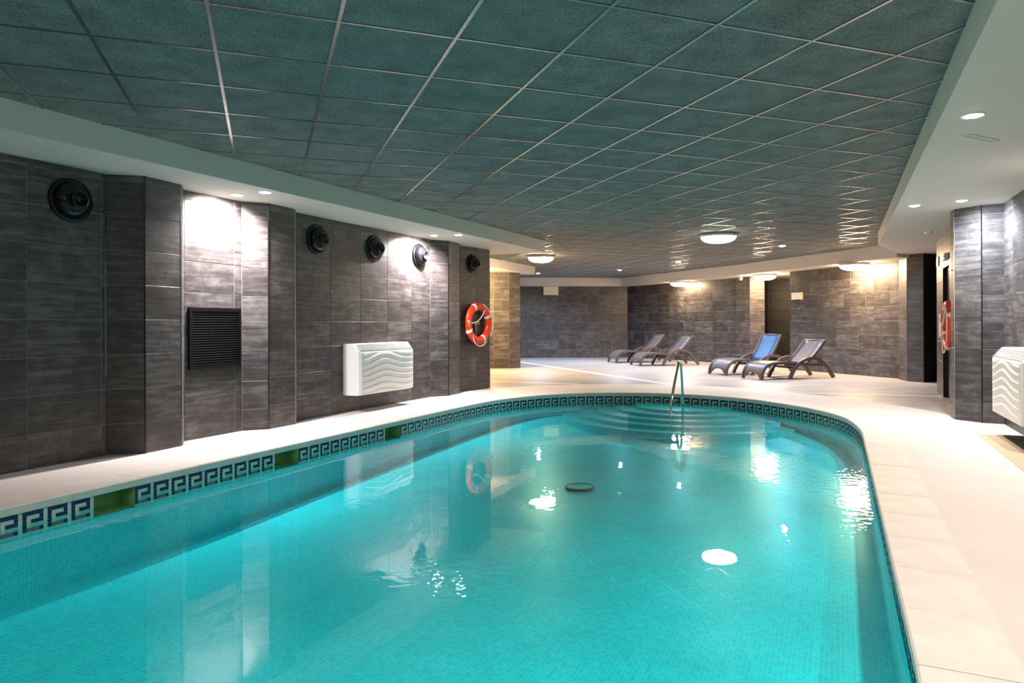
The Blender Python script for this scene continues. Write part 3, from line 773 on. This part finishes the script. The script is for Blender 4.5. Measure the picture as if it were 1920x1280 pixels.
mb = MB(); prof = [(.0001, -.115)]+[(.05*math.cos(a), -.09+.05*math.sin(a)*.9) for a in [(-PI/2+.3)+k*(PI-.6)/8 for k in range(9)]]+[(.0001, -.04)]
mb.lathe(prof, 20).build('housing', M['white'], t); MB().lathe([(.0001, .052), (.018, .05), (.02, .03)], 16, Matrix.Translation((0, 0, -.09)) @ RX).build('lens', M['black'], t)
t = thing('smoke_detector', 'small round smoke detector on the right soffit beyond the spotlights', 'smoke detector', (5.92, 9.93, Z_SOF))
MB().lathe([(.0001, -.035), (.035, -.035), (.05, -.02), (.055, 0)], 24).build('detector_body', M['white'], t); MB().lathe([(.04, -.031), (.044, -.027)], 24).build('vent_ring', M['slat'], t)
t = thing('air_vent', 'narrow white slot air vent in the right soffit between spotlight and wall', 'air vent', (3.29, 4.90, Z_SOF), math.radians(28))
mb = MB(); mb.box((-.19, -.032, -.006), (.19, -.022, 0)); mb.box((-.19, .022, -.006), (.19, .032, 0)); mb.box((-.19, -.022, -.006), (-.18, .022, 0)); mb.box((.18, -.022, -.006), (.19, .022, 0)); mb.build('frame', M['white'], t)
for k in (-1, 0, 1): MB().box((-.18, k*.013-.003, -.004), (.18, k*.013+.003, -.001)).build('slat', M['white'], t)
t = frame_on(RB0, RB1, .30, 2.08, 'exit_sign', 'small white sign high on the right wall before the dark door', 'sign')
MB().box((-.12, -.02, -.075), (.12, -.002, .075)).build('panel', M['white'], t)
t = frame_on(RB0, RB1, .52, 1.07, 'safety_notice', 'pale notice with red border on the right wall beside the dark door', 'notice')
MB().box((-.13, -.008, -.19), (.13, -.001, .19)).build('sheet', simple('pale_notice', (.62, .55, .58), .6), t)
MB().box((-.13, -.010, -.19), (.13, -.008, -.165)).build('border_line', M['red'], t); MB().box((-.10, -.010, .06), (.10, -.008, .12)).build('print_block', M['red'], t)
t = frame_on(RB0, RB1, 1.42, 2.06, 'emergency_light', 'small white emergency box above the dark door on the right', 'emergency light')
MB().box((-.16, -.05, -.045), (.16, -.002, .045)).build('housing', M['white'], t); MB().box((-.14, -.055, -.03), (.14, -.05, .03)).build('lens', M['beige'], t)

# ------------------------------------------------------------------ floor strips, mat
def strip(name, a, b, wd, mat, z0=-.006, z1=.001):
    a, b = Vector(a), Vector(b); d = b-a
    return MB().box((0, -wd/2, z0), (d.length, wd/2, z1)).build(name, mat, None, (a.x, a.y, 0), (0, 0, math.atan2(d.y, d.x)))
o = strip('trim_5', (-.15, 21.2), (2.95, 12.40), .17, M['strip'], -.006, -.0035); o['kind'] = 'structure'
o = strip('trim_6', (-1.6, 13.85), (1.15, 12.93), .16, M['strip'], -.006, -.0035); o['kind'] = 'structure'
o = strip('trim_7', (4.55, 11.15), (6.6, 10.52), .12, M['strip'], -.006, -.0035); o['kind'] = 'structure'
t = thing('floor_mat', 'dark rubber mat with tan border at the foot of the right wall', 'mat', tuple(ts(1.45, 8.2))+(0,), math.radians(65-180))
MB().box((0, -.0, 0), (4.2, .20, .006)).build('mat_surface', M['mat'], t)
mb = MB(); mb.box((-.0, -.20, 0), (4.2, -.0, .004)); mb.build('mat_border', M['tan'], t)

# ------------------------------------------------------------------ steel handrail in the pool steps
t = thing('handrail', 'polished steel hoop handrail standing in the curved pool steps', 'handrail', (2.27, 10.22, -.16))
A = Vector((0, 0, -.1)); d = Vector((.32, .56, 0)); top = .70
L = [Vector((0, 0, -.12)), d*.0+Vector((0, 0, .05))]
pts = [Vector((0, 0, -.10)), Vector((.0, .0, .04))]
for f, z in ((.15, .20), (.30, .36), (.46, .52), (.56, .61)): pts.append(d*f+Vector((0, 0, z)))
for k in range(1, 8):
    a = PI*k/8; pts.append(d*(.72-.13*math.cos(a))+Vector((0, 0, .625+.07*math.sin(a))))
for f, z in ((.87, .56), (.92, .40), (.97, .2), (1., .04), (1., -.03)): pts.append(d*f+Vector((0, 0, z)))
MB().tube(pts, .021, 14).build('rail_tube', M['steel'], t)
for p in (Vector((0, 0, -.11)), d+Vector((0, 0, -.035))):
    MB().lathe([(.0215, .03), (.045, .012), (.05, .0), (.0215, 0)], 20, Matrix.Translation(p)).build('anchor_flange', M['steel'], t)

# ------------------------------------------------------------------ sun loungers
def arc_pts(P, n=8): return [tuple(p) for p in catmull([Vector(p) for p in P], n)]
def lounger(x, y, ang, label, back=1.49, backz=.75, sling='resin_l', bw=.62):
    """origin at the near front foot; local x towards the head, local y across (away)"""
    t = thing('sun_lounger', label, 'sun lounger', (x, y, 0), math.radians(ang), 'resin sun loungers on the lounge floor')
    W = bw
    prof = arc_pts([(-.1, 0, -.15), (.0, 0, .0), (.03, 0, .14), (.12, 0, .26), (.28, 0, .315), (.55, 0, .32), (.85, 0, .30), (1.10, 0, .285), (1.3, 0, .28)])
    for k, yy in ((0, .0), (1, W)):
        P = [(p[0], yy, max(0, p[2])) for p in prof]
        MB().tube(P, .02, 4, up=(0, 1, 0), rr=(.026, .024)).build('side_rail', M['resin'], t)
        arch = arc_pts([(.55, yy, -.2), (.63, yy, 0.0), (.74, yy, .20), (.90, yy, .34), (1.10, yy, .405), (1.30, yy, .385), (1.48, yy, .25), (1.60, yy, .10), (1.67, yy, 0.0), (1.7, yy, -.2)])
        arch = [(p[0], p[1]-(.03 if k == 0 else -.03), max(0, p[2])) for p in arch]
        MB().tube(arch, .03, 4, up=(0, 1, 0), rr=(.03, .028)).build('arch_leg', M['resin'], t)
    # seat panel following the rails, with a waterfall front cut as an arch
    n = len(prof); ny = 12; vs = []; fs = []
    for i, p in enumerate(prof):
        for j in range(ny+1):
            f = j/ny; cut = .13*max(0, 1-((f-.5)/.36)**2)**.5 if abs(f-.5) < .36 else 0
            z = p[2]; xx = p[0]
            if z < cut+.0: z = cut; xx = .028*(cut/.14)
            vs.append((xx, f*W, z+.012))
    for i in range(n-1):
        for j in range(ny):
            a = i*(ny+1)+j; fs.append((a, a+1, a+ny+2, a+ny+1))
    me = MB().add(vs, fs, True).build('seat_panel', M['resin_l'], t)
    so = me.modifiers.new('solid', 'SOLIDIFY'); so.thickness = .014; so.offset = 0
    # backrest
    b0 = Vector((1.04, 0, .30)); b1 = Vector((back, 0, backz)); e = b1-b0
    vs = []; fs = []; nb = 8
    for i in range(nb+1):
        f = i/nb; bow = .025*math.sin(PI*f)
        p = b0+e*f+Vector((e.z, 0, -e.x)).normalized()*bow
        for j in range(5): vs.append((p.x, .02+(W-.04)*j/4, p.z))
    for i in range(nb):
        for j in range(4): a = i*5+j; fs.append((a, a+1, a+6, a+5))
    bk = MB().add(vs, fs, True).build('backrest', M[sling], t)
    if sling == 'blue': bk['label'] = 'blue backrest'
    so = bk.modifiers.new('solid', 'SOLIDIFY'); so.thickness = .014; so.offset = 0
    for yy in (.012, W-.012):
        L = [b0+e*f+Vector((e.z, 0, -e.x)).normalized()*(.025*math.sin(PI*f)) for f in [k/8 for k in range(9)]]
        MB().tube([(p.x+.004, yy, p.z) for p in L], .02, 4, up=(0, 1, 0), rr=(.02, .022)).build('backrest_rail', M['resin'], t)
    MB().tube([(b1.x+.004, .0, b1.z), (b1.x+.004, W, b1.z)], .018, 6).build('head_bar', M['resin'], t)
    # cross bars below
    mb = MB(); mb.box((.55, .0, .265), (1.45, .03, .30)); mb.box((.55, W-.03, .265), (1.45, W, .30)); mb.build('seat_beam', M['resin'], t)
    MB().box((.80, 0, .20), (.84, W, .235)).build('cross_bar', M['resin'], t); MB().box((1.42, 0, .25), (1.46, W, .285)).build('cross_bar', M['resin'], t)
    hx = (b0.x*.45+b1.x*.55); hz = (b0.z*.45+b1.z*.55)
    for yy in (.12, W-.12): MB().tube([(hx+.01, yy, hz-.03), (1.44, yy, .27)], .01, 6).build('backrest_prop', M['resin'], t)
    return t
lounger(4.82, 13.64, 15.5, 'taupe resin lounger standing nearest the camera on the right', 1.49, .76)
lounger(4.47, 14.79, 15.5, 'lounger with upright blue backrest in front of the dark passage', 1.36, .86, 'blue', .66)
lounger(3.26, 18.22, 13.5, 'resin lounger in front of its twin near the far corner', 1.49, .76)
lounger(2.85, 19.70, 14.5, 'farthest resin lounger standing next to the far corner of the room', 1.49, .78)
